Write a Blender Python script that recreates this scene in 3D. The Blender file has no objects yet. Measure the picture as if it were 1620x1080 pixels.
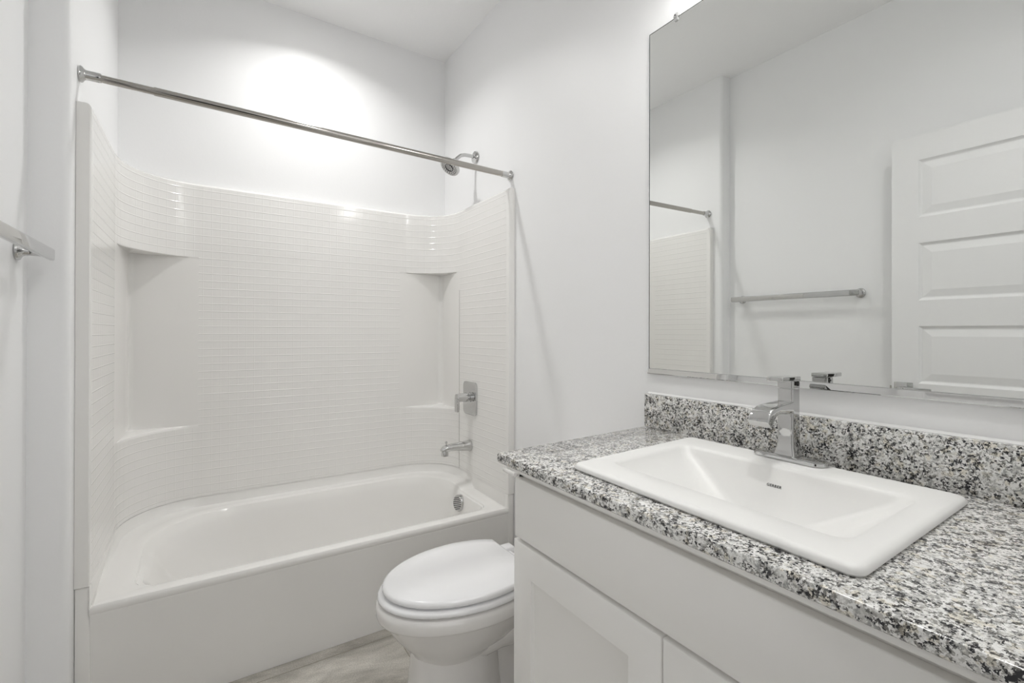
import bpy, bmesh, math, random
from mathutils import Vector, Matrix
PI = math.pi
sc = bpy.context.scene
COL = sc.collection

# ---------------------------------------------------------------- camera, world, lights, exposure
FPX = 748.668; YAW = .5741; PITCH = .0025; ROLL = -.0024; CY = 523.345
CAMX = -1.2048; H = 1.18
cam_d = bpy.data.cameras.new('camera'); cam = bpy.data.objects.new('camera', cam_d); COL.objects.link(cam)
cam_d.sensor_fit = 'HORIZONTAL'; cam_d.sensor_width = 36; cam_d.lens = FPX * 36 / 1620
cam_d.shift_y = (CY - 540) / 1620; cam_d.clip_start = .02
cam.location = (CAMX, 0, H)
cam.matrix_world = (Matrix.Translation((CAMX, 0, H)) @ Matrix.Rotation(-YAW, 4, 'Z') @
                    Matrix.Rotation(PI / 2 + PITCH, 4, 'X') @ Matrix.Rotation(-ROLL, 4, 'Z'))
sc.camera = cam

w = bpy.data.worlds.new('world'); sc.world = w; w.use_nodes = True
# unseen hall beyond the doorway: pale fill light, dark bands added to streak the chrome
WORLD = .95
wt = w.node_tree; bg = wt.nodes['Background']; bg.inputs[1].default_value = WORLD
tcw = wt.nodes.new('ShaderNodeTexCoord'); gr = wt.nodes.new('ShaderNodeTexGradient'); gr.gradient_type = 'RADIAL'
rw = wt.nodes.new('ShaderNodeValToRGB'); wt.links.new(tcw.outputs['Generated'], gr.inputs[0]); wt.links.new(gr.outputs['Fac'], rw.inputs[0]); 
sz_ = wt.nodes.new('ShaderNodeSeparateXYZ'); wt.links.new(tcw.outputs['Generated'], sz_.inputs[0])
mz = wt.nodes.new('ShaderNodeMapRange'); wt.links.new(sz_.outputs[2], mz.inputs[0])          # lower half dimmed as hall floor, so less light reaches the toilet base
mz.inputs[1].default_value = -.35; mz.inputs[2].default_value = .0; mz.inputs[3].default_value = .30; mz.inputs[4].default_value = 1
vs_ = wt.nodes.new('ShaderNodeVectorMath'); vs_.operation = 'SCALE'; wt.links.new(rw.outputs[0], vs_.inputs[0]); wt.links.new(mz.outputs[0], vs_.inputs[3]); wt.links.new(vs_.outputs[0], bg.inputs[0])
HL, HD = (1, 1, .995, 1), (.03, .028, .025, 1)
el = rw.color_ramp.elements; el[0].position = 0; el[0].color = HL; el[1].position = 1; el[1].color = HL
for p, c in ((.045, HL), (.055, HD), (.105, HD), (.115, HL), (.235, HL), (.241, HD), (.262, HD), (.268, HL)):
    e = el.new(p); e.color = c

ZC = 2.802                       # ceiling
CAN = (-.753, 2.17)              # recessed lamp over the tub
def area(name, loc, size, power, color=(1, 1, 1), rot=(0, 0, 0), shape='DISK', spread=PI, sy=None):
    d = bpy.data.lights.new(name, 'AREA'); d.shape = shape; d.size = size; d.energy = power; d.color = color; d.spread = spread
    if sy: d.size_y = sy
    o = bpy.data.objects.new(name, d); COL.objects.link(o); o.location = loc; o.rotation_euler = rot
    return o
area('tub_lamp_light', (*CAN, ZC - .014), .075, 6.0, (1, .995, .985), spread=2.42)
CAN2 = (-.60, .34)               # second recessed lamp, in front of the vanity
ROOM_W = 4.0
area('room_lamp_light', (*CAN2, ZC - .014), .075, ROOM_W, (1, .995, .985), spread=2.65)
VL = (.35, .56, .77)             # vanity light shades, y
VLZ = 2.42
POW_V = 2.2
for y in VL:
    d = bpy.data.lights.new('vanity_bulb_light', 'POINT'); d.energy = POW_V; d.shadow_soft_size = .035; d.color = (1, .995, .985)
    o = bpy.data.objects.new('vanity_bulb_light', d); COL.objects.link(o); o.location = (-.098, y, VLZ - .135)

sc.view_settings.view_transform = 'Standard'; sc.view_settings.look = 'None'
sc.view_settings.gamma = 1; sc.view_settings.use_curve_mapping = False
sc.view_settings.exposure = .09
try:
    sc.cycles.max_bounces = 14; sc.cycles.diffuse_bounces = 8; sc.cycles.glossy_bounces = 6
    sc.cycles.transmission_bounces = 8; sc.cycles.sample_clamp_indirect = 6
except Exception: pass

# ---------------------------------------------------------------- materials
def mat(name, col, rough=.5, metal=0, coat=0, spec=.5, emit=None, es=0, trans=0):
    m = bpy.data.materials.new(name); m.use_nodes = True
    b = m.node_tree.nodes['Principled BSDF']
    b.inputs['Base Color'].default_value = (*col, 1); b.inputs['Roughness'].default_value = rough
    b.inputs['Metallic'].default_value = metal; b.inputs['Coat Weight'].default_value = coat
    b.inputs['Specular IOR Level'].default_value = spec; b.inputs['Coat Roughness'].default_value = .05
    b.inputs['Transmission Weight'].default_value = trans
    if emit: b.inputs['Emission Color'].default_value = (*emit, 1); b.inputs['Emission Strength'].default_value = es
    return m
def N(m, t, **k):
    n = m.node_tree.nodes.new(t)
    for a, v in k.items(): setattr(n, a, v)
    return n
def L(m, a, b): m.node_tree.links.new(a, b)
def bsdf(m): return m.node_tree.nodes['Principled BSDF']
def noise_bump(m, scale, strength, dist=.001, detail=2, coord='Object'):
    tc = N(m, 'ShaderNodeTexCoord'); nz = N(m, 'ShaderNodeTexNoise'); bp = N(m, 'ShaderNodeBump')
    nz.inputs['Scale'].default_value = scale; nz.inputs['Detail'].default_value = detail
    bp.inputs['Strength'].default_value = strength; bp.inputs['Distance'].default_value = dist
    L(m, tc.outputs[coord], nz.inputs['Vector']); L(m, nz.outputs[0], bp.inputs['Height']); L(m, bp.outputs[0], bsdf(m).inputs['Normal'])

M = {}
M['wall'] = mat('wall_paint', (.85, .852, .855), .42, spec=.35); noise_bump(M['wall'], 90, .2, .001, 3)
M['ceil'] = mat('ceiling_paint', (.91, .91, .91), .6, spec=.3); noise_bump(M['ceil'], 60, .3, .0015, 3)
M['trim'] = mat('trim_paint', (.80, .80, .79), .3)
M['door'] = mat('door_paint', (.80, .80, .80), .35)
M['cab'] = mat('cabinet_paint', (.87, .86, .84), .33); noise_bump(M['cab'], 300, .05, .0004)
M['cabin'] = mat('cabinet_inside', (.60, .58, .54), .6)
M['tub'] = mat('acrylic', (.83, .82, .80), .12, spec=.5)
M['tank'] = mat('vitreous_china', (.82, .805, .79), .07, coat=.3)
M['sink'] = mat('sink_china', (.82, .815, .80), .34)
M['seat'] = mat('seat_plastic', (.87, .87, .88), .14)
M['chrome'] = mat('chrome', (.60, .60, .595), .035, 1)
M['satin'] = mat('polished_nickel_tube', (.46, .44, .41), .12, 1)
M['dark'] = mat('dark_gap', (.02, .02, .02), .5)
M['mirror'] = mat('mirror_glass', (.845, .855, .84), .0, 1)
M['mirror_edge'] = mat('mirror_edge', (.10, .11, .11), .15, .6)
M['clip'] = mat('clear_clip', (.9, .9, .9), .08, trans=.75)
M['ink'] = mat('grey_ink', (.05, .05, .05), .4)
M['caulk'] = mat('caulk', (.84, .84, .83), .4)
M['glow'] = mat('lamp_glow', (1, 1, 1), .5, emit=(1, .985, .955), es=14)
M['shade'] = mat('frosted_shade', (.95, .95, .93), .35, emit=(1, .985, .955), es=1.6)
M['jamb'] = mat('jamb_paint', (.80, .80, .79), .35)

# tiled acrylic: grooves from the surface's own UVs (metres along the wall, metres up)
def tiled():
    m = mat('tile_patterned_acrylic', (.83, .82, .80), .13)
    uv = N(m, 'ShaderNodeUVMap'); sp = N(m, 'ShaderNodeSeparateXYZ'); L(m, uv.outputs[0], sp.inputs[0])
    T = .0343
    hs = []
    for i in (0, 1):
        d = N(m, 'ShaderNodeMath', operation='DIVIDE'); L(m, sp.outputs[i], d.inputs[0]); d.inputs[1].default_value = T
        f = N(m, 'ShaderNodeMath', operation='FRACT'); L(m, d.outputs[0], f.inputs[0])
        p = N(m, 'ShaderNodeMath', operation='PINGPONG'); L(m, f.outputs[0], p.inputs[0]); p.inputs[1].default_value = .5
        r = N(m, 'ShaderNodeMapRange', interpolation_type='SMOOTHSTEP'); L(m, p.outputs[0], r.inputs[0])
        r.inputs[1].default_value = .015; r.inputs[2].default_value = .085
        if i == 0: r.inputs[3].default_value = .72; r.inputs[1].default_value = .01; r.inputs[2].default_value = .07
        hs.append(r)
    mn = N(m, 'ShaderNodeMath', operation='MINIMUM'); L(m, hs[0].outputs[0], mn.inputs[0]); L(m, hs[1].outputs[0], mn.inputs[1])
    bp = N(m, 'ShaderNodeBump'); bp.inputs['Strength'].default_value = .6; bp.inputs['Distance'].default_value = .0014
    L(m, mn.outputs[0], bp.inputs['Height']); L(m, bp.outputs[0], bsdf(m).inputs['Normal'])
    return m
M['tile'] = tiled()

def granite():
    m = mat('speckled_granite', (.6, .6, .6), .12, coat=.0)
    tc = N(m, 'ShaderNodeTexCoord')
    def cells(scale, warp, amt):
        nz = N(m, 'ShaderNodeTexNoise'); nz.inputs['Scale'].default_value = warp; nz.inputs['Detail'].default_value = 3
        L(m, tc.outputs['Object'], nz.inputs['Vector'])
        s = N(m, 'ShaderNodeVectorMath', operation='SCALE'); L(m, nz.outputs['Color'], s.inputs[0]); s.inputs[3].default_value = amt
        a = N(m, 'ShaderNodeVectorMath', operation='ADD'); L(m, tc.outputs['Object'], a.inputs[0]); L(m, s.outputs[0], a.inputs[1])
        v = N(m, 'ShaderNodeTexVoronoi'); v.inputs['Scale'].default_value = scale; L(m, a.outputs[0], v.inputs['Vector'])
        x = N(m, 'ShaderNodeSeparateColor'); L(m, v.outputs['Color'], x.inputs[0])
        return x
    c1 = cells(300, 340, .009); c2 = cells(120, 200, .010)
    big = N(m, 'ShaderNodeTexNoise'); big.inputs['Scale'].default_value = 42; big.inputs['Detail'].default_value = 3
    L(m, tc.outputs['Object'], big.inputs['Vector'])
    bm_ = N(m, 'ShaderNodeMapRange'); L(m, big.outputs[0], bm_.inputs[0]); bm_.inputs[1].default_value = .3; bm_.inputs[2].default_value = .7
    bm_.inputs[3].default_value = -.30; bm_.inputs[4].default_value = .28
    ad = N(m, 'ShaderNodeMath', operation='ADD'); L(m, c1.outputs[0], ad.inputs[0]); L(m, bm_.outputs[0], ad.inputs[1])
    r = N(m, 'ShaderNodeValToRGB'); r.color_ramp.interpolation = 'CONSTANT'; L(m, ad.outputs[0], r.inputs[0])
    cr = r.color_ramp; cr.elements[0].color = (.018, .018, .022, 1); cr.elements[1].position = .17; cr.elements[1].color = (.085, .083, .08, 1)
    for p, c in ((.255, (.17, .165, .155)), (.345, (.32, .31, .29)), (.445, (.50, .49, .47)), (.56, (.66, .655, .635)), (.69, (.83, .825, .81))):
        e = cr.elements.new(p); e.color = (*c, 1)
    # warm tan and pale crystals
    t = N(m, 'ShaderNodeMapRange'); L(m, c2.outputs[1], t.inputs[0]); t.inputs[1].default_value = .80; t.inputs[2].default_value = .84; t.inputs[4].default_value = .55
    mx = N(m, 'ShaderNodeMix', data_type='RGBA', blend_type='MULTIPLY'); L(m, t.outputs[0], mx.inputs[0]); L(m, r.outputs[0], mx.inputs[6])
    mx.inputs[7].default_value = (.80, .74, .60, 1)
    t2 = N(m, 'ShaderNodeMapRange'); L(m, c2.outputs[2], t2.inputs[0]); t2.inputs[1].default_value = .70; t2.inputs[2].default_value = .74; t2.inputs[4].default_value = .45
    mx2 = N(m, 'ShaderNodeMix', data_type='RGBA'); L(m, t2.outputs[0], mx2.inputs[0]); L(m, mx.outputs[2], mx2.inputs[6])
    mx2.inputs[7].default_value = (.70, .70, .68, 1)
    L(m, mx2.outputs[2], bsdf(m).inputs['Base Color'])
    return m
M['granite'] = granite()

def floor_mat():
    m = mat('porcelain_floor', (.4, .37, .33), .38)
    tc = N(m, 'ShaderNodeTexCoord'); 
    mp = N(m, 'ShaderNodeMapping'); L(m, tc.outputs['Object'], mp.inputs['Vector']); mp.inputs['Rotation'].default_value = (0, 0, .5); mp.inputs['Scale'].default_value = (1, 2.4, 1)
    n1 = N(m, 'ShaderNodeTexNoise'); n1.inputs['Scale'].default_value = 3.2; n1.inputs['Detail'].default_value = 8; n1.inputs['Roughness'].default_value = .62; n1.inputs['Distortion'].default_value = .7
    L(m, mp.outputs[0], n1.inputs['Vector'])
    r = N(m, 'ShaderNodeValToRGB'); L(m, n1.outputs[0], r.inputs[0])
    cr = r.color_ramp; cr.elements[0].position = .32; cr.elements[0].color = (.30, .28, .245, 1); cr.elements[1].position = .66; cr.elements[1].color = (.72, .69, .63, 1)
    n2 = N(m, 'ShaderNodeTexNoise'); n2.inputs['Scale'].default_value = 260; n2.inputs['Detail'].default_value = 2; L(m, tc.outputs['Object'], n2.inputs['Vector'])
    r2 = N(m, 'ShaderNodeMapRange'); L(m, n2.outputs[0], r2.inputs[0]); r2.inputs[1].default_value = .3; r2.inputs[2].default_value = .7; r2.inputs[3].default_value = .74; r2.inputs[4].default_value = 1.12
    mu = N(m, 'ShaderNodeVectorMath', operation='SCALE'); L(m, r.outputs[0], mu.inputs[0]); L(m, r2.outputs[0], mu.inputs[3])
    # grout lines every .61 m along x, .305 m along y (running joint)
    sp = N(m, 'ShaderNodeSeparateXYZ'); L(m, tc.outputs['Object'], sp.inputs[0])
    out = []
    for ax, off, per in ((0, .5785, .61), (1, -1.801 + .305 * 8, .305)):
        a = N(m, 'ShaderNodeMath', operation='ADD'); L(m, sp.outputs[ax], a.inputs[0]); a.inputs[1].default_value = off + (per * 10 if ax == 0 else 0)
        d = N(m, 'ShaderNodeMath', operation='DIVIDE'); L(m, a.outputs[0], d.inputs[0]); d.inputs[1].default_value = per
        f = N(m, 'ShaderNodeMath', operation='FRACT'); L(m, d.outputs[0], f.inputs[0])
        p = N(m, 'ShaderNodeMath', operation='PINGPONG'); L(m, f.outputs[0], p.inputs[0]); p.inputs[1].default_value = .5
        s = N(m, 'ShaderNodeMath', operation='MULTIPLY'); L(m, p.outputs[0], s.inputs[0]); s.inputs[1].default_value = per
        g = N(m, 'ShaderNodeMath', operation='GREATER_THAN'); L(m, s.outputs[0], g.inputs[0]); g.inputs[1].default_value = .0016
        out.append(g)
    mn = N(m, 'ShaderNodeMath', operation='MINIMUM'); L(m, out[0].outputs[0], mn.inputs[0]); L(m, out[1].outputs[0], mn.inputs[1])
    mx = N(m, 'ShaderNodeMix', data_type='RGBA'); L(m, mn.outputs[0], mx.inputs[0]); mx.inputs[6].default_value = (.27, .245, .20, 1); L(m, mu.outputs[0], mx.inputs[7])
    L(m, mx.outputs[2], bsdf(m).inputs['Base Color'])
    bp = N(m, 'ShaderNodeBump'); bp.inputs['Distance'].default_value = .001; bp.inputs['Strength'].default_value = .5; L(m, mn.outputs[0], bp.inputs['Height']); L(m, bp.outputs[0], bsdf(m).inputs['Normal'])
    return m
M['floor'] = floor_mat()

# ---------------------------------------------------------------- helpers
def obj(name, bm, m, parent=None, ang=38, recalc=True):
    if recalc: bmesh.ops.recalc_face_normals(bm, faces=bm.faces)
    lim = math.radians(ang)
    for f in bm.faces: f.smooth = True
    for e in bm.edges:
        if len(e.link_faces) == 2 and e.calc_face_angle(0) > lim: e.smooth = False
    me = bpy.data.meshes.new(name); bm.to_mesh(me); bm.free()
    me.materials.append(m)
    o = bpy.data.objects.new(name, me); COL.objects.link(o)
    if parent: 
        o.parent = parent; o.matrix_parent_inverse = parent.matrix_world.inverted()
    return o
def thing(name, label, cat, loc=(0, 0, 0), group=None):
    o = bpy.data.objects.new(name, None); COL.objects.link(o); o.empty_display_size = .05
    o.location = loc; o.matrix_world = Matrix.Translation(loc)
    o['label'] = label; o['category'] = cat
    if group: o['group'] = group
    return o
def tag(o, label, cat, group=None):
    o['label'] = label; o['category'] = cat
    if group: o['group'] = group
    return o
def struct(o, label=None):
    o['kind'] = 'structure'
    if label: o['label'] = label; o['category'] = label.split()[-1]
    return o
def BM(): return bmesh.new()
def box(bm, a, b, bev=0, seg=2):
    x0, y0, z0 = a; x1, y1, z1 = b
    vs = [bm.verts.new(p) for p in ((x0,y0,z0),(x1,y0,z0),(x1,y1,z0),(x0,y1,z0),(x0,y0,z1),(x1,y0,z1),(x1,y1,z1),(x0,y1,z1))]
    fs = [bm.faces.new([vs[i] for i in q]) for q in ((3,2,1,0),(4,5,6,7),(0,1,5,4),(1,2,6,5),(2,3,7,6),(3,0,4,7))]
    if bev:
        es = set(e for f in fs for e in f.edges)
        bmesh.ops.bevel(bm, geom=list(es), offset=bev, segments=seg, profile=.5, affect='EDGES', clamp_overlap=True)
    return vs
def ring(bm, pts): return [bm.verts.new(p) for p in pts]
def bridge(bm, a, b, closed=True):
    n = len(a); fs = []
    for i in range(n if closed else n - 1):
        j = (i + 1) % n
        vs = []
        for v in (a[i], a[j], b[j], b[i]):
            if v not in vs: vs.append(v)
        if len(vs) > 2:
            try: fs.append(bm.faces.new(vs))
            except ValueError: pass
    return fs
def loft(bm, rings, cap0=True, cap1=True, closed=True):
    rs = [ring(bm, r) for r in rings]
    for a, b in zip(rs, rs[1:]): bridge(bm, a, b, closed)
    if cap0: bm.faces.new(rs[0][::-1])
    if cap1: bm.faces.new(rs[-1])
    return rs
def lathe(bm, prof, mtx, n=32):
    """prof [(r, h)] around local Z, placed by mtx"""
    rs = []
    for r, h in prof:
        rs.append([mtx @ Vector((r * math.cos(2*PI*i/n), r * math.sin(2*PI*i/n), h)) for i in range(n)] if r > 1e-6 else [mtx @ Vector((0, 0, h))])
    vr = [ring(bm, r) for r in rs]
    for a, b in zip(vr, vr[1:]):
        if len(a) == 1 and len(b) == 1: continue
        if len(a) == 1:
            for i in range(n): bm.faces.new((a[0], b[i], b[(i+1) % n]))
        elif len(b) == 1:
            for i in range(n): bm.faces.new((a[i], b[0], a[(i+1) % n]))
        else: bridge(bm, a, b)
    if len(vr[0]) > 1: bm.faces.new(vr[0][::-1])
    if len(vr[-1]) > 1: bm.faces.new(vr[-1])
def frame(p, d, up=(0, 0, 1)):
    """matrix with local Z along d at p"""
    z = Vector(d).normalized(); u = Vector(up)
    if abs(z.dot(u)) > .98: u = Vector((0, 1, 0))
    x = u.cross(z).normalized(); y = z.cross(x)
    m = Matrix((x, y, z)).transposed().to_4x4(); m.translation = Vector(p); return m
def tube(bm, path, rad, n=20, cap=True, flat=None):
    P = [Vector(p) for p in path]; R = rad if isinstance(rad, (list, tuple)) else [rad] * len(P)
    rings = []
    for i, p in enumerate(P):
        d = (P[min(i+1, len(P)-1)] - P[max(i-1, 0)])
        m = frame(p, d)
        k = flat or (1, 1)
        rings.append([m @ Vector((R[i]*k[0]*math.cos(2*PI*j/n), R[i]*k[1]*math.sin(2*PI*j/n), 0)) for j in range(n)])
    loft(bm, rings, cap, cap)
def rrect(x0, y0, x1, y1, r, n=6):
    """closed rounded rectangle outline, ccw, r may be 4 radii (x0y0, x1y0, x1y1, x0y1)"""
    if not isinstance(r, (list, tuple)): r = [r] * 4
    out = []
    for (cx, cy, a0, rr) in ((x0, y0, PI, r[0]), (x1, y0, 1.5*PI, r[1]), (x1, y1, 0, r[2]), (x0, y1, .5*PI, r[3])):
        rx, ry = rr if isinstance(rr, (list, tuple)) else (rr, rr)
        px = cx + rx * (1 if cx == x0 else -1); py = cy + ry * (1 if cy == y0 else -1)
        for k in range(n + 1):
            a = a0 + k * PI / 2 / n
            out.append((px + rx * math.cos(a), py + ry * math.sin(a)))
    return out
def prism(bm, pts, z0, z1):
    a = ring(bm, [(x, y, z0) for x, y in pts]); b = ring(bm, [(x, y, z1) for x, y in pts])
    bridge(bm, a, b); bm.faces.new(a[::-1]); bm.faces.new(b)

# ---------------------------------------------------------------- room
A = 1.524; YB = 2.61; XL = -1.611; YR = 1.783; YF = .05; WT = .12
def sbox(name, a, b, m, label=None, bev=0):
    bm = BM(); box(bm, a, b, bev); return struct(obj(name, bm, m), label)
sbox('floor', (-1.85, -1.3, -.06), (.12, YB + .12, 0), M['floor'], 'grey beige stone-look tile floor')
sbox('ceiling', (-1.85, -1.3, ZC), (.12, YB + .12, ZC + .1), M['ceil'], 'flat white ceiling')
sbox('wall_right', (0, -WT + .05, 0), (.12, YB + .12, ZC), M['wall'], 'glossy white right wall behind the mirror')
sbox('wall_back', (-1.76, YB, 0), (0, YB + .12, ZC), M['wall'], 'white back wall above the bathtub')
bm = BM()
pl = [(XL, -.07), (XL, YR)]
r = .02
pl += [(-A - r + r * math.sin(k*PI/16), YR + r - r * math.cos(k*PI/16)) for k in range(9)]
pl += [(-A, YB), (-1.76, YB), (-1.76, -.07)]
prism(bm, pl, 0, ZC); struct(obj('wall_left', bm, M['wall'], ang=15), 'white left wall with a rounded return beside the bathtub')
DX0, DX1 = -1.500, -.68
bm = BM()
prism(bm, [(XL, -.07), (DX0, -.07), (DX0, YF), (XL, YF)], 0, 2.09)
prism(bm, [(DX1, -.07), (0, -.07), (0, YF), (DX1, YF)], 0, 2.09)
prism(bm, [(XL, -.07), (0, -.07), (0, YF), (XL, YF)], 2.09, ZC)
struct(obj('wall_front', bm, M['wall']), 'white front wall around the doorway')
# baseboards
def baseb(name, pts_a, pts_b, label):
    (x0, y0), (x1, y1) = pts_a, pts_b
    bm = BM(); box(bm, (x0, y0, 0), (x1, y1, .085), .004); struct(obj(name, bm, M['trim']), label)
baseb('baseboard_right', (-.013, 1.05), (-.0004, 1.838), 'white baseboard behind the toilet')
baseb('baseboard_left', (XL + .0004, .06), (XL + .013, YR), 'white baseboard under the towel bar')
# door casing
bm = BM()
for x0, x1, z0, z1 in ((DX1, DX1 + .058, 0, 2.148), (DX0 - .058, DX0, 0, 2.148), (DX0, DX1, 2.09, 2.148)):
    box(bm, (x0, YF, z0), (x1, YF + .016, z1), .003)
struct(obj('trim_1', bm, M['trim']), 'white door casing')

# ---------------------------------------------------------------- open panel door
DY0, DY1, DXF = .100, .891, -1.487
bm = BM()
ys = [DY0, DY0 + .098, DY1 - .098, DY1]
pz = [(.209 + i * .3725, .209 + i * .3725 + .2575) for i in range(5)]
zs = [.008] + [z for p in pz for z in p] + [2.068]
def doorface(bm, x, s):
    """face plane at x; s = +1 looks towards +x"""
    grid = {}
    def V(y, z, d=0): 
        k = (round(y, 4), round(z, 4), d)
        if k not in grid: grid[k] = bm.verts.new((x - s * d, y, z))
        return grid[k]
    for i in range(3):
        for j in range(len(zs) - 1):
            y0, y1, z0, z1 = ys[i], ys[i+1], zs[j], zs[j+1]
            if i == 1 and j % 2 == 1:
                lv = [(0, 0), (.008, .007), (.012, .009), (.016, .009), (.046, .0025)]
                prev = None
                for ins, dep in lv:
                    cur = [V(y0+ins, z0+ins, dep), V(y1-ins, z0+ins, dep), V(y1-ins, z1-ins, dep), V(y0+ins, z1-ins, dep)]
                    if prev: bridge(bm, prev, cur)
                    prev = cur
                bm.faces.new(prev)
            else: bm.faces.new((V(y0, z0), V(y1, z0), V(y1, z1), V(y0, z1)))
    return grid
doorface(bm, DXF, 1); doorface(bm, DXF - .035, -1)
def rim(yz):
    a = [bm.verts.new((DXF, y, z)) for y, z in yz]; b = [bm.verts.new((DXF - .035, y, z)) for y, z in yz]
    bridge(bm, a, b)
rim([(DY0, zs[0])] + [(y, zs[0]) for y in ys[1:]] + [(DY1, z) for z in zs[1:]] + [(y, zs[-1]) for y in ys[2::-1]] + [(DY0, z) for z in zs[-2:0:-1]])
bmesh.ops.remove_doubles(bm, verts=bm.verts, dist=.0002)
door = struct(obj('door_1', bm, M['door'], ang=12), 'open white five-panel door')
HZ = .923
bm = BM(); box(bm, (DXF + .0003, .811, HZ - .033), (DXF + .009, .880, HZ + .033), .0015); 
lathe(bm, [(.014, .008), (.014, .04), (.016, .042), (.016, .056), (.012, .060)], frame((DXF, .847, HZ), (1, 0, 0)), 24)
ros = obj('door_handle', bm, M['chrome'], door)
bm = BM(); box(bm, (DXF + .040, .735, HZ + .003), (DXF + .052, .845, HZ + .014), .003); obj('lever', bm, M['chrome'], ros)
bm = BM(); box(bm, (DXF - .026, DY1 + .0003, HZ - .013), (DXF - .010, DY1 + .011, HZ + .013), .002); obj('latch', bm, M['satin'], door)
for z in (.25, 1.05, 1.82):
    bm = BM(); lathe(bm, [(.006, 0), (.006, .09)], Matrix.Translation((DXF + .004, DY0 - .007, z)), 12); obj('hinge', bm, M['satin'], door)

# ---------------------------------------------------------------- bathtub
SF = 1.84          # surround / apron front plane
PX0, PX1 = -1.490, -.032
PB = 2.568
RA = (.262, .222); LA = (.257, .29)          # corner arcs (rx, ry)
def corner_r(n=14): return [(PX1 - RA[0] + RA[0]*math.cos(k*PI/2/n), PB - RA[1] + RA[1]*math.sin(k*PI/2/n)) for k in range(n+1)]
def corner_l(n=14): return [(PX0 + LA[0] - LA[0]*math.sin(k*PI/2/n), PB - LA[1] + LA[1]*math.cos(k*PI/2/n)) for k in range(n+1)]
def lin(a, b, n): return [(a[0] + (b[0]-a[0])*k/n, a[1] + (b[1]-a[1])*k/n) for k in range(n+1)]
front = lin((PX0, SF), (PX1, SF), 60)
side_r = lin((PX1, SF), (PX1, PB - RA[1]), 40)
back = lin((PX1 - RA[0], PB), (PX0 + LA[0], PB), 40)
side_l = lin((PX0, PB - LA[1]), (PX0, SF), 12)
tub = thing('bathtub', 'off-white alcove bathtub with a plain apron and curved back rim', 'bathtub', (-.762, 2.2, 0))
walls = side_r + corner_r()[1:] + back[1:] + corner_l()[1:] + side_l[1:]     # open path from front right to front left
outline = front + walls                                           # closed; duplicated front corners carry the curb step
bpoly = rrect(-1.392, 1.898, -.108, 2.502, [(.075, .06), (.07, .055), (.26, .23), (.34, .30)], 14)
cx, cy = -.75, 2.2
def polar(p):
    """where the ray centre->p meets the basin outline"""
    d = (p[0]-cx, p[1]-cy)
    n = len(bpoly)
    for i in range(n):
        a, b = bpoly[i], bpoly[(i+1) % n]
        ex, ey = b[0]-a[0], b[1]-a[1]
        den = d[0]*ey - d[1]*ex
        if abs(den) < 1e-12: continue
        t = ((a[0]-cx)*ey - (a[1]-cy)*ex)/den; u = ((a[0]-cx)*d[1] - (a[1]-cy)*d[0])/den
        if t > 0 and -1e-9 <= u <= 1 + 1e-9: return (cx + d[0]*t, cy + d[1]*t)
    return p
bp = [polar(p) for p in outline]
nf = len(front)
def inset(p, d, kl=1, kr=1, kb=1, kf=1):
    x, y = p
    x2 = cx + (x-cx)*(1 - d*(kl if x < cx else kr)/.64); y2 = cy + (y-cy)*(1 - d*(kf if y < cy else kb)/.30)
    return (x2, y2)
rings = []
def R(f): rings.append([f(i, outline[i], bp[i]) for i in range(len(outline))])
mix = lambda a, b, t: (a[0]+(b[0]-a[0])*t, a[1]+(b[1]-a[1])*t)
def sm(v): v = max(0, min(1, v)); return v*v*(3 - 2*v)
def lvl(zf, zw, t, off=0):
    def f(i, o, b):
        if i < nf: p = mix(o, b, t[0]); return (p[0], p[1] + off, zf)
        k = sm((o[1] - SF)/.50)                          # side rims: narrow curb at the front, wide cove at the back
        if o[0] > -.76: k = .2*k + .8*sm((o[1] - 2.17)/.045)   # the raised rim steps down on the tap side
        p = mix(o, b, t[0]*(1-k) + t[1]*k)
        return (p[0], p[1] + off*(1-k)*(1 if o[1] < SF + .001 else 0), max(zf, .352)*(1-k) + zw*k if t[0] or t[1] else zw)
    return f
R(lvl(.345, .4300, (0, 0), .0015))
R(lvl(.350, .4296, (0, 0), -.0005))
R(lvl(.357, .4290, (0, 0), -.0010))
R(lvl(.364, .420, (.005, .012), -.0005))
R(lvl(.370, .402, (.06, .05)))
R(lvl(.3718, .3905, (.16, .13)))
R(lvl(.3720, .3872, (.30, .26)))
R(lvl(.3715, .3865, (.60, .60)))
R(lvl(.3705, .3855, (.82, .84)))
R(lvl(.368, .381, (.95, .95)))
R(lvl(.362, .373, (1, 1)))
for d, z, zz in ((.006, .352, .360), (.012, .335, .342), (.022, .28, .285), (.04, .19, .19), (.06, .12, .12), (.085, .085, .085), (.12, .068, .068)):
    rings.append([(*inset(b, d, 2.6, 1.0, .9, .7), z if i < nf else zz) for i, b in enumerate(bp)])
bm = BM(); rs = loft(bm, rings, False, True)
# small right-hand deck notch shows as the flat rim; nothing else needed
basin = obj('basin', bm, M['tub'], tub, 30)
# apron with nosing, full alcove width, wraps up beside the rim
bm = BM()
prof = [(SF + .012, .001), (SF + .009, .20), (SF + .0045, .315), (SF + .0022, .338), (SF + .0017, .3448), (SF + .0035, .352), (SF + .012, .354)]
xs = [PX0 + .001] + [x for x, _ in front[1:-1]] + [PX1 - .001]
rr = [[(x, y, z) for x in xs] for y, z in prof]
loft(bm, rr, False, False, False)
# end pieces reaching the walls and the curb flange tops
for a, b in ((-A + .001, PX0 + .002), (PX1 - .002, -.001)):
    box(bm, (a, SF + .0045, .001), (b, SF + .03, .429), .003)
obj('apron', bm, M['tub'], tub, 30)
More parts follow.
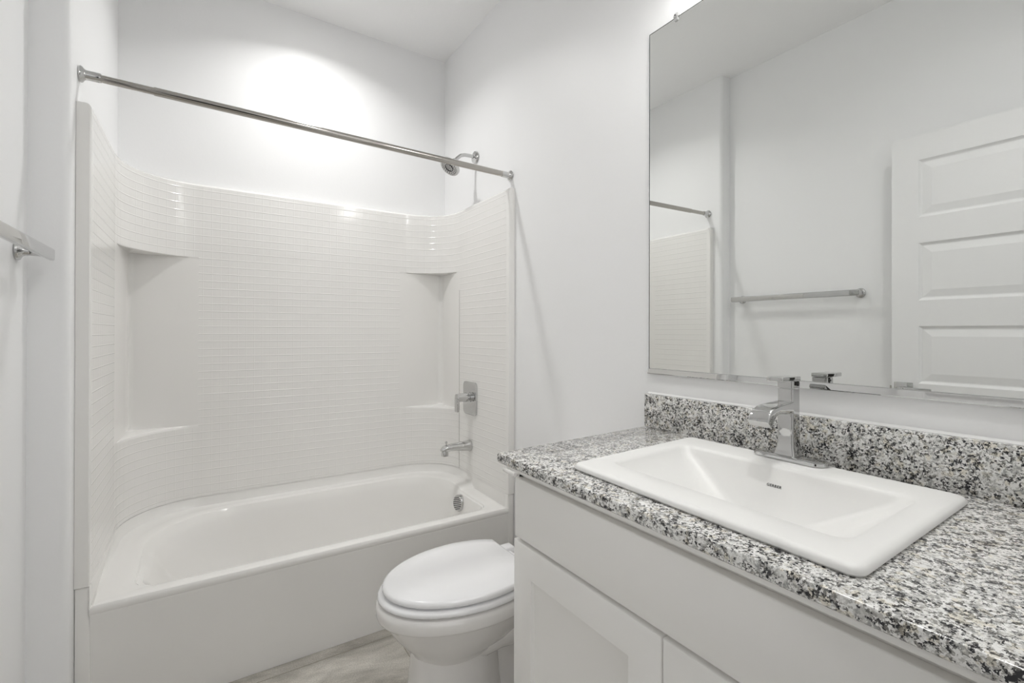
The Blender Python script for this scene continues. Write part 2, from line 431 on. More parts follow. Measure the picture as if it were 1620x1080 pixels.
# overflow
def disc_x(p, d, prof): bm = BM(); lathe(bm, prof, frame(p, d), 36); return bm
ov = Vector((-.127, 2.15, .318)); od = Vector((-1, -.10, .10))
of = obj('overflow_cover', disc_x(ov, od, [(.040, -.01), (.040, .010), (.037, .014), (.0, .015)]), M['chrome'], tub)
fm = frame(ov + od.normalized()*.0152, od)
for k in range(-3, 4):
    bm = BM(); hw = math.sqrt(.033**2 - (k*.009)**2)
    vs = box(bm, (-hw, -.0018, -.002), (hw, .0018, .0006))
    for v in bm.verts: v.co = fm @ (Matrix.Rotation(.35, 4, 'Z') @ (v.co + Vector((0, k*.009, 0))))
    obj('slot', bm, M['dark'], of)
bm = BM(); lathe(bm, [(.030, -.01), (.030, .002), (.02, .005), (0, .005)], Matrix.Translation((-.26, 2.18, .070)), 28); obj('drain', bm, M['chrome'], tub)

# ---------------------------------------------------------------- surround
sur = thing('tub_surround', 'off-white moulded tub surround with small square tile pattern and corner shelves', 'tub surround', (-.762, 2.5, .43))
Z0, Z1, Z2, Z3 = .4311, .757, 1.512, 1.838
def path_len(p):
    s = [0]
    for a, b in zip(p, p[1:]): s.append(s[-1] + math.hypot(b[0]-a[0], b[1]-a[1]))
    return s
def panel(bm, path, z0, z1, s0=0, nz=1):
    uvl = bm.loops.layers.uv.verify(); s = path_len(path)
    cols = [[bm.verts.new((x, y, z0 + (z1-z0)*k/nz)) for k in range(nz+1)] for x, y in path]
    for i in range(len(path)-1):
        for k in range(nz):
            f = bm.faces.new((cols[i][k], cols[i+1][k], cols[i+1][k+1], cols[i][k+1]))
            za, zb = z0 + (z1-z0)*k/nz, z0 + (z1-z0)*(k+1)/nz
            for l, (u, v) in zip(f.loops, ((s0+s[i], za-Z1), (s0+s[i+1], za-Z1), (s0+s[i+1], zb-Z1), (s0+s[i], zb-Z1))): l[uvl].uv = (u, v)
    return s[-1]
T = .0343
def toplip(bm, path, outer, mt=None):
    """rounded top edge from the panel face back to the wall"""
    n = len(path); rows = []
    for t, dz in ((0, 0), (.08, .006), (.22, .010), (.5, .012), (1, .012)):
        rows.append([bm.verts.new((p[0]+(q[0]-p[0])*t, p[1]+(q[1]-p[1])*t, Z3+dz-.0)) for p, q in zip(path, outer)])
    for a, b in zip(rows, rows[1:]): bridge(bm, a, b, False)
EW = .026
tile_r = [(PX1, SF + EW), (PX1, PB - RA[1])]
tile_l = [(PX0, PB - LA[1]), (PX0, SF + EW)]
for nm, path in (('side_panel', tile_r), ('side_panel', tile_l)):
    bm = BM(); panel(bm, lin(path[0], path[1], 8), Z0, Z3, .5*T + .002, 4); obj(nm, bm, M['tile'], sur, recalc=False)
cr_, cl_ = corner_r(16), corner_l(16)
mid = lin((PX1 - RA[0], PB), (PX0 + LA[0], PB), 12)
bm = BM()
full = cr_ + mid[1:] + cl_[1:]
panel(bm, full, Z0, Z1 - .012, 0, 1)
panel(bm, full, Z2 + .003, Z3, 0, 1)
sl = path_len(cr_)[-1]
panel(bm, mid, Z1 - .012, Z2 + .003, sl, 1)
bmesh.ops.remove_doubles(bm, verts=bm.verts, dist=.0003)
obj('back_panel', bm, M['tile'], sur, recalc=False)
# corner shelf niches
def lpath(side, n=16):
    """deep corner path with fillets, matched to the arc's points"""
    if side == 'r': c0, c1, k = (PX1, PB - RA[1]), (PX1 - RA[0], PB), (-.040, 2.566)
    else: c0, c1, k = (PX0 + LA[0], PB), (PX0, PB - LA[1]), (-1.481, 2.566)
    f = .035 if side == 'r' else .02
    def toward(a, b, d): l = math.hypot(b[0]-a[0], b[1]-a[1]); return (a[0]+(b[0]-a[0])*d/l, a[1]+(b[1]-a[1])*d/l)
    a, b = toward(k, c0, f), toward(k, c1, f)
    out = [mix(c0, a, t/5) for t in range(5)]
    for t in range(7):
        u = t/6; out.append(((1-u)**2*a[0]+2*u*(1-u)*k[0]+u*u*b[0], (1-u)**2*a[1]+2*u*(1-u)*k[1]+u*u*b[1]))
    out += [mix(b, c1, t/5) for t in range(1, 6)]
    return out
for side, arc in (('r', cr_), ('l', cl_)):
    dp = lpath(side); bm = BM()
    cen = dp[8]
    def inn(p, q, d): l = math.hypot(q[0]-p[0], q[1]-p[1]) or 1; k = min(1, d/l); return (p[0]+(q[0]-p[0])*k, p[1]+(q[1]-p[1])*k)
    rows = [[(x, y, Z1 - .012) for x, y in arc],
            [(*inn(p, q, .002), Z1 - .005) for p, q in zip(arc, dp)],
            [(*inn(p, q, .006), Z1 - .001) for p, q in zip(arc, dp)],
            [(*inn(p, q, .012), Z1) for p, q in zip(arc, dp)],
            [(*mix(p, q, .93), Z1 + .001) for p, q in zip(arc, dp)],
            [(*q, Z1 + .008) for p, q in zip(arc, dp)],
            [(*q, Z1 + .03) for p, q in zip(arc, dp)],
            [(*q, Z2 - .01) for p, q in zip(arc, dp)],
            [(*mix(p, q, .96), Z2 - .002) for p, q in zip(arc, dp)],
            [(*inn(p, q, .006), Z2) for p, q in zip(arc, dp)],
            [(x, y, Z2 + .003) for x, y in arc]]
    loft(bm, rows, False, False, False)
    bmesh.ops.remove_doubles(bm, verts=bm.verts, dist=.0001)
    obj('corner_shelf', bm, M['tub'], sur, 32, recalc=False)
# edge trims and top cap
for s, (xa, xb) in (('r', (PX1, -.0005)), ('l', (-A + .0005, PX0))):
    bm = BM()
    x0, x1 = xa, xb
    inner = PX1 if s == 'r' else PX0
    pts = rrect(x0, Z0, x1, Z3 + .012, [0.0001, 0.0001, .0001 if s == 'r' else .014, .014 if s == 'r' else .0001], 5)
    a = ring(bm, [(x, SF + .003, z) for x, z in pts]); b = ring(bm, [(x, SF + EW, z) for x, z in pts])
    bridge(bm, a, b); 
    c = ring(bm, [(x + ((.003 if s == 'r' else 0) if x < (x0+x1)/2 else (-.003 if s == 'l' else 0)), SF, min(max(z, Z0), Z3 + .009)) for x, z in pts]); bridge(bm, c, a); bm.faces.new(c); bm.faces.new(b[::-1])
    bmesh.ops.remove_doubles(bm, verts=bm.verts, dist=.0002)
    obj('edge_trim', bm, M['tub'], sur, 25)
bm = BM()
pr_ = lin((PX1, SF + EW), (PX1, PB - RA[1]), 8); pl_ = lin((PX0, PB - LA[1]), (PX0, SF + EW), 8)
path = pr_ + cr_[1:] + mid[1:] + cl_[1:] + pl_[1:]
def outer_of(p, i):
    n1, n2 = len(pr_), len(pr_) + 16
    n3 = n2 + 12
    if i < n1: return (-.0005, p[1])
    if i < n2:
        k = (i - n1 + 1)/16
        return (-.0005, PB-RA[1] + (YB - .0005 - PB + RA[1])*min(1, 2*k)) if k <= .5 else (-.0005 + (PX1 - RA[0] + .0005)*(2*k - 1), YB - .0005)
    if i < n3: return (p[0], YB - .0005)
    if i < n3 + 16:
        k = (i - n3 + 1)/16; xa = PX0 + LA[0]
        return (xa + (-A + .0005 - xa)*2*k, YB - .0005) if k <= .5 else (-A + .0005, YB - .0005 + (PB - LA[1] - YB)*(2*k - 1))
    return (-A + .0005, p[1])
toplip(bm, path, [outer_of(p, i) for i, p in enumerate(path)])
obj('top_ledge', bm, M['tub'], sur, 40)
# dark section joint on the faucet side
bm = BM(); box(bm, (PX1 - .0014, PB - RA[1] - .001, Z0), (PX1 + .002, PB - RA[1] + .0006, Z2 - .1)); obj('panel_joint', bm, mat('joint_line', (.36, .35, .33), .5), sur)

# ---------------------------------------------------------------- shower fittings
# curtain rod
ry = 1.877; zl, zr = 1.944, 1.917
rod = thing('shower_curtain_rod', 'straight polished metal shower curtain rod spanning the bathtub alcove', 'curtain rod', (-.762, ry, 1.93))
rz = lambda x: zr + (zl-zr)*(-x)/A
def rp(x): return (x, ry, rz(x))
bm = BM(); tube(bm, [rp(-.045), rp(-1.345)], .0130, 32); obj('outer_tube', bm, M['satin'], rod)
bm = BM(); tube(bm, [rp(-1.34), rp(-1.49)], .0112, 32); obj('inner_tube', bm, M['satin'], rod)
for x, s in ((-.0006, -1), (-A + .0006, 1)):
    bm = BM(); lathe(bm, [(.023, 0), (.024, .004), (.022, .008), (.016, .012), (.0142, .016), (.0142, .045), (.0132, .05)], frame(rp(x), (s, 0, 0)), 32)
    obj('end_flange', bm, M['chrome'], rod)
# shower head
SY, SZ = 2.218, 2.108
sh = thing('showerhead', 'round chrome shower head on a bent arm high on the right wall', 'showerhead', (-.0006, SY, SZ))
bm = BM(); lathe(bm, [(.031, .0), (.033, .004), (.030, .012), (.018, .018), (.012, .02)], frame((-.0006, SY, SZ), (-1, 0, 0)), 36); obj('wall_flange', bm, M['chrome'], sh)
bm = BM(); arm = [(-.004, SY, SZ), (-.04, SY, SZ + .002), (-.07, SY, SZ), (-.092, SY, SZ - .008), (-.110, SY, SZ - .024), (-.127, SY, SZ - .044)]
tube(bm, arm, .0095, 20); obj('shower_arm', bm, M['chrome'], sh)
hd = Vector((-.62, -.10, -.78)).normalized(); hp = Vector((-.130, SY, SZ - .048))
bm = BM(); lathe(bm, [(.011, -.014), (.015, -.008), (.016, .004), (.013, .012), (.022, .018), (.047, .026), (.054, .034), (.054, .044), (.051, .048), (.0, .048)], frame(hp, hd), 40)
head = obj('spray_head', bm, M['chrome'], sh)
noz = mat('grey_nozzle', (.25, .25, .25), .4)
hm = frame(hp + hd*.0482, hd)
def nozzles(name, rads):
    bm = BM()
    for r_, n_ in rads:
        for k in range(n_):
            a = 2*PI*k/n_ + r_*40
            lathe(bm, [(.0030, -.001), (.0024, .002), (0, .0022)], hm @ Matrix.Translation((r_*math.cos(a), r_*math.sin(a), 0)), 8)
    return obj(name, bm, noz, head)
nozzles('nozzle_ring', ((.040, 22), (.031, 16))); nozzles('nozzle_ring', ((.014, 8), (.006, 4)))
bm = BM(); m2 = hm; rs = []
for rr_, hh in ((.0235, 0), (.0235, .002), (.0205, .002), (.0205, 0)):
    rs.append([m2 @ Vector((rr_*math.cos(2*PI*i/32), rr_*math.sin(2*PI*i/32), hh)) for i in range(32)])
loft(bm, rs, False, False); obj('face_ring', bm, M['dark'], head)
# valve trim
VY, VZ = 2.212, .832
vt = thing('shower_valve', 'chrome tub valve with a rounded square plate and drop lever', 'valve', (PX1 - .0006, VY, VZ))
bm = BM(); o_ = rrect(VY - .073, VZ - .086, VY + .073, VZ + .086, .022, 6)
loft(bm, [[(PX1 - .0006, y, z) for y, z in o_], [(PX1 - .006, y, z) for y, z in o_], [(PX1 - .0085, VY + (y-VY)*.96, VZ + (z-VZ)*.965) for y, z in o_]]); obj('plate', bm, M['chrome'], vt, 30)
bm = BM(); lathe(bm, [(.026, .005), (.026, .014), (.0215, .016), (.0215, .026), (.0245, .028), (.022, .060), (.019, .084), (.0, .086)], frame((PX1, VY, VZ + .006), (-1, 0, .02)), 32); hub = obj('handle', bm, M['chrome'], vt, 30)
bm = BM(); tube(bm, [(PX1 - .079, VY, VZ + .017), (PX1 - .081, VY, VZ - .02), (PX1 - .079, VY, VZ - .068)], [.0165, .0155, .0140], 4, flat=(1, .42)); 
bm.free(); bm = BM(); box(bm, (PX1 - .088, VY - .015, VZ - .066), (PX1 - .072, VY + .015, VZ + .006), .004); obj('lever', bm, M['chrome'], hub)
# spout
sp = thing('tub_spout', 'short chrome tub spout with a pull-up knob above the bathtub', 'spout', (PX1 - .0006, 2.218, .582))
bm = BM()
sx = PX1 - .0006; PZ = .583
def spr(x, hw, zt, zb): return [(x, 2.218 + hw*math.cos(t)*(1 if 1 else 0), (zt+zb)/2 + (zt-zb)/2*math.sin(t)) for t in [2*PI*i/24 for i in range(24)]]
rings = [spr(sx, .030, PZ+.030, PZ-.030), spr(sx-.006, .030, PZ+.030, PZ-.030), spr(sx-.02, .027, PZ+.0265, PZ-.026), spr(sx-.11, .0225, PZ+.022, PZ-.016), spr(sx-.140, .0205, PZ+.019, PZ-.018), spr(sx-.156, .018, PZ+.012, PZ-.016), spr(sx-.166, .010, PZ+.000, PZ-.012)]
loft(bm, rings)
lathe(bm, [(.018, 0), (.0185, .012), (.016, .03), (.008, .034)], Matrix.Translation((sx - .145, 2.218, PZ - .036)), 24)
spo = obj('spout_body', bm, M['chrome'], sp, 35)
bm = BM(); lathe(bm, [(.0035, 0), (.0035, .012), (.0065, .013), (.0065, .019), (.004, .021)], Matrix.Translation((sx - .138, 2.218, PZ + .016)), 16); obj('diverter_knob', bm, M['chrome'], sp)

# ---------------------------------------------------------------- towel bar on the left wall
BZ = 1.384; BX = -1.552
tb = thing('towel_bar', 'chrome towel bar mounted on the left wall beside the door', 'towel bar', (XL, 1.37, BZ))
bm = BM(); y0, y1 = 1.045, 1.735
rs = []
for y, k in ((y0, .75), (y0 + .004, 1), (y1 - .004, 1), (y1, .75)):
    o_ = rrect(-.0065*k, -.0155*k, .0065*k, .0155*k, .004*k, 4)
    rs.append([(BX + a, y, BZ + b) for a, b in o_])
loft(bm, rs); obj('bar', bm, M['chrome'], tb, 30)
for y in (1.062, 1.693):
    bm = BM(); 
    lathe(bm, [(.0235, 0), (.0245, .003), (.023, .007), (.014, .012), (.0105, .018), (.0105, .040), (.0115, .05), (.013, .056)], frame((XL + .0006, y, BZ), (1, 0, 0)), 32)
    obj('post', bm, M['chrome'], tb)

# ---------------------------------------------------------------- toilet
TY = 1.348
to = thing('toilet', 'white two-piece toilet with closed oval lid between bathtub and vanity', 'toilet', (-.45, TY, 0))
def egg(xt, xc, xb, hw, z, n=48, cut=None, yc=TY, e=1.0):
    out = []
    for i in range(n):
        a = 2*PI*i/n; c, s = math.cos(a), math.sin(a)
        x = xc + (xc - xt if c < 0 else xb - xc)*c
        y = yc + hw*(abs(s)**e)*(1 if s >= 0 else -1)
        if cut is not None and x > cut:
            x = cut
        out.append((x, y, z))
    return out
XC = -.50
bm = BM()
loft(bm, [egg(-.780, XC, -.24, .182, .388), egg(-.787, XC, -.235, .189, .384), egg(-.790, XC, -.232, .192, .372), egg(-.789, XC, -.232, .191, .352), egg(-.786, XC, -.234, .189, .346), egg(-.780, XC, -.238, .184, .3435), egg(-.773, XC, -.24, .178, .342),
          egg(-.762, XC, -.25, .170, .322), egg(-.740, XC, -.27, .155, .287), egg(-.712, -.52, -.32, .137, .252), egg(-.690, -.54, -.37, .118, .232), egg(-.680, -.55, -.39, .106, .212)])
box(bm, (-.32, TY - .125, .285), (-.05, TY + .125, .385), .02, 3)
obj('bowl', bm, M['tank'], to, 50)
bm = BM()
loft(bm, [egg(-.678, -.55, -.41, .100, .24, e=.8), egg(-.684, -.55, -.405, .103, .17, e=.75), egg(-.690, -.55, -.40, .108, .09, e=.7), egg(-.697, -.55, -.39, .114, .03, e=.65), egg(-.700, -.55, -.385, .117, .001, e=.65)])
pts = [egg(-.46, -.3, -.13, .118, .001, e=.6), egg(-.46, -.3, -.13, .118, .030, e=.6), egg(-.455, -.3, -.135, .112, .042, e=.6), egg(-.45, -.3, -.16, .088, .05, e=.7), egg(-.45, -.3, -.15, .08, .30, e=.7)]
loft(bm, pts)
obj('pedestal', bm, M['tank'], to, 40)
for s in (-1, 1):
    bm = BM(); tube(bm, [(-.50, TY + s*.05, .22), (-.44, TY + s*.075, .25), (-.36, TY + s*.088, .255), (-.28, TY + s*.088, .21), (-.25, TY + s*.085, .13), (-.29, TY + s*.08, .07), (-.36, TY + s*.07, .045)], [.05, .052, .055, .055, .055, .055, .04], 20)
    obj('trapway', bm, M['tank'], to, 50)
    bm = BM(); lathe(bm, [(.014, 0), (.014, .010), (.009, .018), (0, .020)], Matrix.Translation((-.33, TY + s*.100, .040)), 20); obj('bolt_cap', bm, M['tank'], to)
# seat ring (closed under the lid) and lid
bm = BM()
loft(bm, [egg(-.766, XC, -.27, .174, .3885, cut=-.305), egg(-.766, XC, -.27, .174, .3930, cut=-.305), egg(-.780, XC, -.262, .187, .3935, cut=-.30), egg(-.784, XC, -.262, .190, .397, cut=-.30), egg(-.784, XC, -.262, .190, .403, cut=-.30), egg(-.780, XC, -.265, .187, .408, cut=-.302), egg(-.762, XC, -.27, .172, .410, cut=-.305), egg(-.750, XC, -.27, .162, .4104, cut=-.305), egg(-.750, XC, -.27, .162, .4136, cut=-.305)])
obj('seat', bm, M['seat'], to, 55)
bm = BM()
LB = -.267
loft(bm, [egg(-.755, XC, LB, .168, .4145, cut=-.335), egg(-.766, XC, LB, .178, .4150, cut=-.335), egg(-.770, XC, LB, .181, .418, cut=-.332), egg(-.771, XC, LB, .182, .424, cut=-.330), egg(-.768, XC, LB, .180, .430, cut=-.332), egg(-.760, XC, LB, .173, .4335, cut=-.336), egg(-.70, XC, -.30, .135, .4375, cut=-.345), egg(-.60, XC, -.40, .06, .439)])
obj('lid', bm, M['seat'], to, 55)
for s in (-1, 1):
    bm = BM(); box(bm, (-.335, TY + s*.07 - .02, .3895), (-.285, TY + s*.07 + .02, .425), .006, 3); obj('hinge', bm, M['seat'], to)
# tank
bm = BM()
def tr(x0, x1, hw, z, r=.035): return [(x, y, z) for x, y in rrect(x0, TY - hw, x1, TY + hw, [r, .012, .012, r], 6)]
loft(bm, [tr(-.178, -.015, .160, .386), tr(-.186, -.012, .172, .40), tr(-.190, -.012, .178, .42), tr(-.205, -.012, .205, .64), tr(-.207, -.012, .208, .668)])
tk = obj('cistern', bm, M['tank'], to, 45)
bm = BM()
loft(bm, [tr(-.210, -.008, .210, .6685), tr(-.214, -.006, .213, .672), tr(-.214, -.006, .213, .692), tr(-.208, -.010, .208, .700), tr(-.19, -.03, .19, .702)])
obj('cistern_lid', bm, M['tank'], to, 45)
bm = BM(); lathe(bm, [(.012, 0), (.012, .012), (.009, .016)], frame((-.2056, TY + .165, .640), (-1, 0, 0)), 20)
tube(bm, [(-.221, TY + .150, .640), (-.224, TY + .19, .6425), (-.222, TY + .228, .643), (-.214, TY + .236, .638)], [.009, .0085, .008, .006], 16, flat=(.7, 1))
obj('flush_lever', bm, M['tank'], to, 50)

# ---------------------------------------------------------------- vanity cabinet
CT = .8797; CB = .856
CY0, CY1 = .066, .985
va = thing('vanity_cabinet', 'light grey shaker vanity cabinet with a flat false drawer front', 'cabinet', (-.28, .525, 0))
CX = -.545
bm = BM()
box(bm, (CX, CY0, .10), (-.001, CY0 + .018, CB - .001)); box(bm, (CX, CY1 - .018, .10), (-.001, CY1, CB - .001))
box(bm, (CX + .07, CY0, 0.0005), (CX + .085, CY1, .10)); box(bm, (CX + .019, CY0 + .018, .10), (-.001, CY1 - .018, .118))
for a, b in (((CX, CY0, .10), (CX + .019, CY0 + .04, CB - .0015)), ((CX, CY1 - .04, .10), (CX + .019, CY1 - .0002, CB - .0015)), ((CX, CY0 + .04, .808), (CX + .019, CY1 - .04, CB - .0015)),
             ((CX, CY0 + .04, .655), (CX + .019, CY1 - .04, .70)), ((CX, CY0 + .04, .10), (CX + .019, CY1 - .04, .14))): box(bm, a, b)
obj('cabinet_body', bm, M['cab'], va)
bm = BM(); box(bm, (-.5835, CY0, .8455), (CX - .0004, CY1 - .004, .8555), .001); obj('support_strip', bm, M['cab'], va)
DFX = -.565
bm = BM(); box(bm, (DFX, CY0 + .012, .6805), (CX - .0004, CY1 - .011, .8235), .003, 3); obj('drawer_front', bm, M['cab'], va, 30)
def shaker(y0, y1, z0, z1):
    bm = BM(); fw = .074; 
    def rect(ins, x): return [(x, y0+ins, z0+ins), (x, y1-ins, z0+ins), (x, y1-ins, z1-ins), (x, y0+ins, z1-ins)]
    rows = [rect(.000, CX - .0006), rect(0, DFX + .003), rect(.0012, DFX + .0008), rect(.003, DFX), rect(fw - .0008, DFX), rect(fw, DFX + .0008), rect(fw, DFX + .008), rect(fw + .0012, DFX + .0086)]
    loft(bm, rows, True, True)
    return obj('cabinet_door', bm, M['cab'], va, 30)
shaker(.5275 + .0015, CY1 - .006, .107, .6715)
shaker(CY0 + .012, .5275 - .0015, .107, .6715)

# ---------------------------------------------------------------- granite counter with a sink cut-out
def quadmap(c00, c10, c11, c01):
    """(u,v) in 0..1 -> xy on a four-cornered outline"""
    def f(u, v): return ((1-u)*(1-v)*c00[0]+u*(1-v)*c10[0]+u*v*c11[0]+(1-u)*v*c01[0], (1-u)*(1-v)*c00[1]+u*(1-v)*c10[1]+u*v*c11[1]+(1-u)*v*c01[1])
    return f
# sink corner points: front = towards the room (-x); y grows towards the tub
SQ = quadmap((-.541, .2495), (-.0735, .261), (-.080, .833), (-.529, .8035))
SW, SL = .462, .565
def S(x, y): return SQ(x/SW, y/SL)
bm = BM()
cout = [(-.590, .053), (-.001, .053), (-.001, 1.047), (-.594, 1.010)]
def sub(poly, n):
    out = []
    for i in range(len(poly)):
        a, b = poly[i], poly[(i+1) % len(poly)]
        out += [mix(a, b, k/n) for k in range(n)]
    return out
hole = [S(*p) for p in ((.02, .02), (SW-.02, .02), (SW-.02, SL-.02), (.02, SL-.02))]
o1, h1 = sub(cout, 8), sub(hole, 8)
b3 = .003
def shr(poly, d):
    c = (sum(p[0] for p in poly)/len(poly), sum(p[1] for p in poly)/len(poly))
    return [(p[0] + (d if p[0] < c[0] - .25 else 0), p[1] - (d if p[1] > .95 else 0)) for p in poly]
rws = [[(*p, CT) for p in h1], [(*p, CT) for p in shr(o1, b3)], [(*p, CT - .001) for p in shr(o1, .001)], [(*p, CT - b3) for p in o1], [(*p, CB + b3) for p in o1], [(*p, CB) for p in shr(o1, b3)], [(*p, CB) for p in h1]]
rs = loft(bm, rws, False, False); bridge(bm, rs[-1], rs[0])
tag(obj('countertop', bm, M['granite'], None, 30), 'black and white speckled granite countertop around the white sink', 'countertop')
bm = BM(); box(bm, (-.021, .053, CT + .0004), (-.0012, 1.046, CT + .1045), .0015); 
bs = tag(obj('backsplash', bm, M['granite']), 'low speckled granite backsplash strip standing under the mirror', 'backsplash')
bm = BM()
loft(bm, [[(-.006, y, CT + .1046), (-.0012, y, CT + .1046), (-.0012, y, CT + .110), (-.003, y, CT + .107)] for y in (.053, 1.046)])
obj('caulk_line', bm, M['caulk'], bs)

# ---------------------------------------------------------------- drop-in sink
sk = thing('sink', 'white rectangular drop-in ceramic sink in the granite countertop', 'sink', (-.30, .53, CT))
bm = BM()
def sr(ins, z, r, n=7, dx0=0, dx1=0, dy=0):
    return [(*S(x, y), CT + z) for x, y in rrect(ins + dx0, ins + dy, SW - ins - dx1, SL - ins - dy, r, n)]
# ins: distance from the outer edge; the basin is offset: front rim .055, rear deck .105
def br(sd, rear_, fr, z, r, n=7):   # insets of the side, rear and front walls from the basin's top outline
    return [(*S(x, y), CT + z) for x, y in rrect(.086 + fr, .052 + sd, SW - .096 - rear_, SL - .050 - sd, r, n)]
def lerp_ring(a, b, t): return [tuple(p[i] + (q[i]-p[i])*t for i in range(3)) for p, q in zip(a, b)]
base = [sr(.012, .0004, .012), sr(.003, .0006, .018), sr(.0, .004, .020), sr(.0005, .0085, .020), sr(.004, .0128, .018), sr(.010, .0148, .016)]
top_o = sr(.014, .0150, .016); top_i = br(-.010, -.010, -.010, .0140, .034)
rings = base + [top_o, lerp_ring(top_o, top_i, .5), top_i, br(-.004, -.004, -.004, .0115, .032), br(0, 0, 0, .006, .030), br(.006, .003, .001, -.003, .030), br(.030, .010, .004, -.022, .036), br(.080, .030, .012, -.058, .046),
    br(.122, .048, .022, -.086, .052), br(.142, .060, .034, -.096, .054), br(.158, .074, .050, -.1015, .054), br(.180, .110, .075, -.104, .03)]
rs = loft(bm, rings, False, True)
obj('sink_basin', bm, M['sink'], sk, 40)
bm = BM(); c_ = S(.245, SL/2); lathe(bm, [(.024, 0), (.024, .003), (.019, .005), (.017, .0035), (0, .0035)], Matrix.Translation((c_[0], c_[1], CT - .1043)), 28); obj('drain', bm, M['chrome'], sk)
# maker's word on the rear inner wall
def text(body, size, m, parent, mtx, name):
    cu = bpy.data.curves.new(name, 'FONT'); cu.body = body; cu.size = size; cu.align_x = 'CENTER'; cu.align_y = 'CENTER'; cu.extrude = .0001; cu.space_character = 1.15; cu.offset = .00012
    t = bpy.data.objects.new('tmp', cu); COL.objects.link(t)
    dg = bpy.context.evaluated_depsgraph_get(); me = bpy.data.meshes.new_from_object(t.evaluated_get(dg))
    bpy.data.objects.remove(t)
    me.name = name; me.materials.clear(); me.materials.append(m)
    o = bpy.data.objects.new(name, me); COL.objects.link(o); me.transform(mtx)
    o.parent = parent; o.matrix_parent_inverse = parent.matrix_world.inverted(); return o
# rear wall between basin rings t=.012 (z-.03) and t=.030 (z-.075)
g = (.564, )
def rear(t, z, yy): x = SW - .096 - t; p = S(x, yy); return Vector((p[0], p[1], CT + z))
yy = SL*.505
pa, pb, pc = rear(.030, -.058, yy), rear(.010, -.022, yy), rear(.030, -.058, yy + .02)
up = (pb - pa).normalized(); rt = (pa - pc).normalized(); nr = rt.cross(up).normalized(); up = nr.cross(rt)
ctr = pa + (pb - pa)*.86 + nr*.0007
mt = Matrix((rt, up, nr)).transposed().to_4x4(); mt.translation = ctr
text('GERBER', .0080, M['ink'], sk, mt, 'lettering')

# ---------------------------------------------------------------- faucet
FX, FY = -.084, .566
DK = CT + .0150
fa = thing('faucet', 'square chrome single-lever faucet on the rear deck of the sink', 'faucet', (FX, FY, DK))
ly = math.atan2(S(SW-.05, .1)[0] - S(SW-.05, .5)[0], .4)  # follow the sink's rear edge
rot = Matrix.Translation((FX, FY, 0)) @ Matrix.Rotation(-.0, 4, 'Z')
def fl(x, y, z): return (FX + x, FY + y, DK + z)      # -x towards the user
bm = BM(); PLX = -.012
def oval(h, w, z, n=10): return [fl(PLX + x, y - .010, z) for x, y in rrect(-w, -h, w, h, w*.999, n)]
loft(bm, [oval(.079, .028, .0005), oval(.080, .029, .003), oval(.078, .027, .007), oval(.074, .023, .0092)])
obj('base_plate', bm, M['chrome'], fa, 30)
bm = BM()
def sq(hx, hy, z, cx_=0, r=.006): return [fl(cx_ + x, y, z) for x, y in rrect(-hx, -hy, hx, hy, r, 8)]
loft(bm, [sq(.024, .0235, .008), sq(.0225, .0220, .014), sq(.0195, .0195, .026), sq(.0178, .0182, .04), sq(.0172, .0178, .06), sq(.017, .0175, .158)])
obj('body', bm, M['chrome'], fa, 35)
# spout: broad flat waterfall lip curving down
bm = BM()
def spsec(x, zt, zb, hy, tilt=0): return [fl(x + a*tilt, b, zt if t else zb) for a, b, t in ((0, -hy, 1), (0, hy, 1), (1, hy, 0), (1, -hy, 0))]
secs = [(.010, .132, .104, .017), (-.014, .131, .103, .0175), (-.045, .129, .105, .0185), (-.075, .127, .108, .020), (-.095, .1245, .104, .0212), (-.110, .119, .096, .0222), (-.121, .109, .088, .0228), (-.128, .096, .083, .0230)]
def spsr(x, zt, zb, hy, k):
    o_ = rrect(-hy, zb, hy, zt, .0035, 4)
    return [fl(x + k*(zt - z), y, z) for y, z in o_]
loft(bm, [spsr(x, a, b, c, .0 if i < 4 else .25*(i-3)) for i, (x, a, b, c) in enumerate(secs)])
obj('spout', bm, M['chrome'], fa, 40)
bm = BM()
loft(bm, [sq(.0172, .0178, .160), sq(.0175, .018, .163), sq(.0175, .018, .176)]); 
box(bm, fl(-.060, -.0182, .1765), fl(.0180, .0182, .1865), .002, 3)
obj('lever', bm, M['chrome'], fa, 35)
bm = BM(); lathe(bm, [(.0028, 0), (.0028, .002), (.002, .0028)], frame(fl(.004, -.0180, .170), (0, -1, 0)), 12); obj('set_screw', bm, M['dark'], fa)

# ---------------------------------------------------------------- mirror
MY0, MY1, MZ0, MZ1 = .12, 1.0405, 1.0611, 2.1386
mr = thing('wall_mirror', 'large frameless wall mirror above the granite backsplash', 'mirror', (-.002, .58, MZ0))
bm = BM(); box(bm, (-.0040, MY0, MZ0), (-.0008, MY1, MZ1)); obj('mirror_glass', bm, M['mirror'], mr)
bm = BM()
for a, b in (((-.0042, MY1 - .0001, MZ0), (-.0008, MY1 + .0022, MZ1 + .0022)), ((-.0042, MY0, MZ1 - .0001), (-.0008, MY1 + .0022, MZ1 + .0022))): box(bm, a, b)
obj('glass_edge', bm, M['mirror_edge'], mr)
bm = BM()
prof = [(-.0008, MZ0 - .0125), (-.0105, MZ0 - .0125), (-.0115, MZ0 - .0105), (-.0085, MZ0 + .003), (-.0055, MZ0 + .0045), (-.0044, MZ0 + .0045), (-.0044, MZ0 - .0005), (-.0008, MZ0 - .0005)]
loft(bm, [[(x, y, z) for x, z in prof] for y in (MY0, MY1 + .002)]); obj('bottom_channel', bm, M['chrome'], mr, 30)
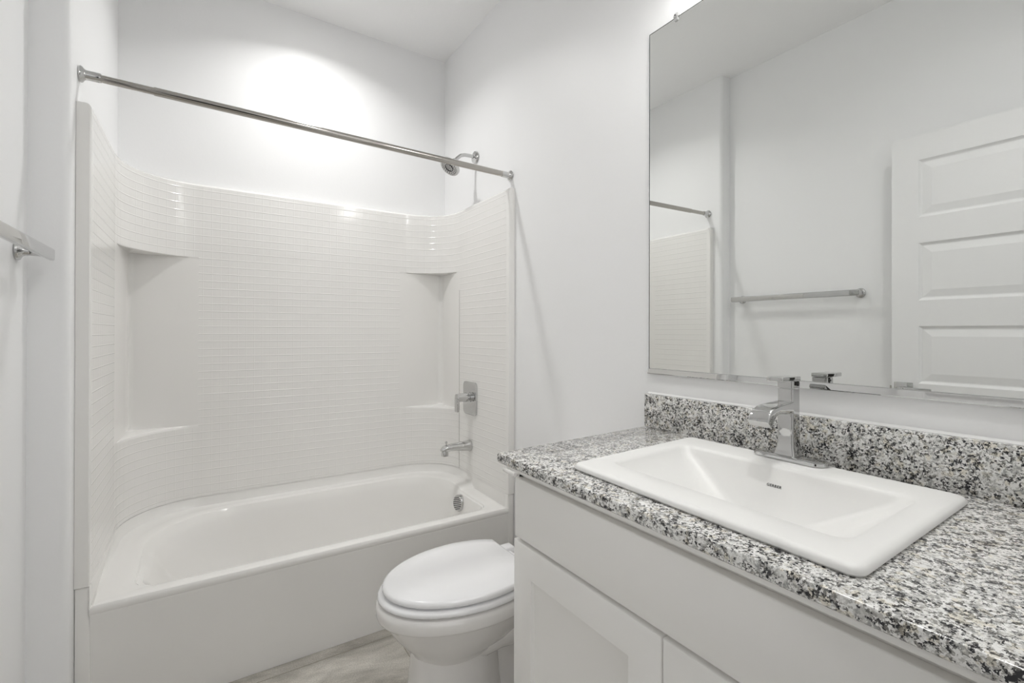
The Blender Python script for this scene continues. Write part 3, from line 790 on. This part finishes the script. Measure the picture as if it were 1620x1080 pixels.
for y in (.938, .36):
    bm = BM(); lathe(bm, [(.0085, 0), (.0095, .002), (.0095, .006), (.006, .009), (0, .0095)], frame((-.0008, y, MZ1 + .006), (-1, 0, 0)), 20)
    box(bm, (-.0085, y - .007, MZ1 - .010), (-.0044, y + .007, MZ1 + .004), .0015)
    cl = obj('mirror_clip', bm, M['clip'], mr)
    bm = BM(); lathe(bm, [(.0025, 0), (.0025, .0006), (0, .0008)], frame((-.0104, y, MZ1 + .006), (-1, 0, 0)), 12); obj('screw', bm, M['dark'], cl)

# ---------------------------------------------------------------- lamps the room has
def can(x, y, label):
    t = thing('ceiling_light', label, 'ceiling light', (x, y, ZC))
    bm = BM(); rs = []
    for r_, z in ((.094, -.0006), (.092, -.006), (.080, -.009), (.072, -.006), (.070, -.0006)):
        rs.append([(x + r_*math.cos(2*PI*i/40), y + r_*math.sin(2*PI*i/40), ZC + z) for i in range(40)])
    loft(bm, rs, False, False); obj('trim_ring', bm, M['trim'], t)
    bm = BM(); lathe(bm, [(.070, -.005), (.070, -.001)], Matrix.Translation((x, y, ZC)), 40); obj('lens', bm, M['glow'], t)
can(*CAN, 'round recessed ceiling light above the bathtub')
can(*CAN2, 'round recessed ceiling light in front of the vanity')
vl = thing('vanity_light', 'chrome three-shade vanity light on the wall above the mirror', 'wall light', (-.02, .56, VLZ))
bm = BM(); box(bm, (-.025, .29, VLZ - .03), (-.0006, .83, VLZ + .03), .004); obj('back_plate', bm, M['chrome'], vl)
for y in VL:
    bm = BM(); tube(bm, [(-.024, y, VLZ), (-.075, y, VLZ), (-.094, y, VLZ - .008), (-.098, y, VLZ - .03)], .008, 14); a = obj('arm', bm, M['chrome'], vl)
    bm = BM(); rs = []
    for r_, z in ((.018, -.03), (.030, -.04), (.045, -.07), (.055, -.15), (.053, -.15), (.043, -.07), (.028, -.043)):
        rs.append([(-.098 + r_*math.cos(2*PI*i/28), y + r_*math.sin(2*PI*i/28), VLZ + z) for i in range(28)])
    loft(bm, rs, True, False); obj('lamp_shade', bm, M['shade'], vl)
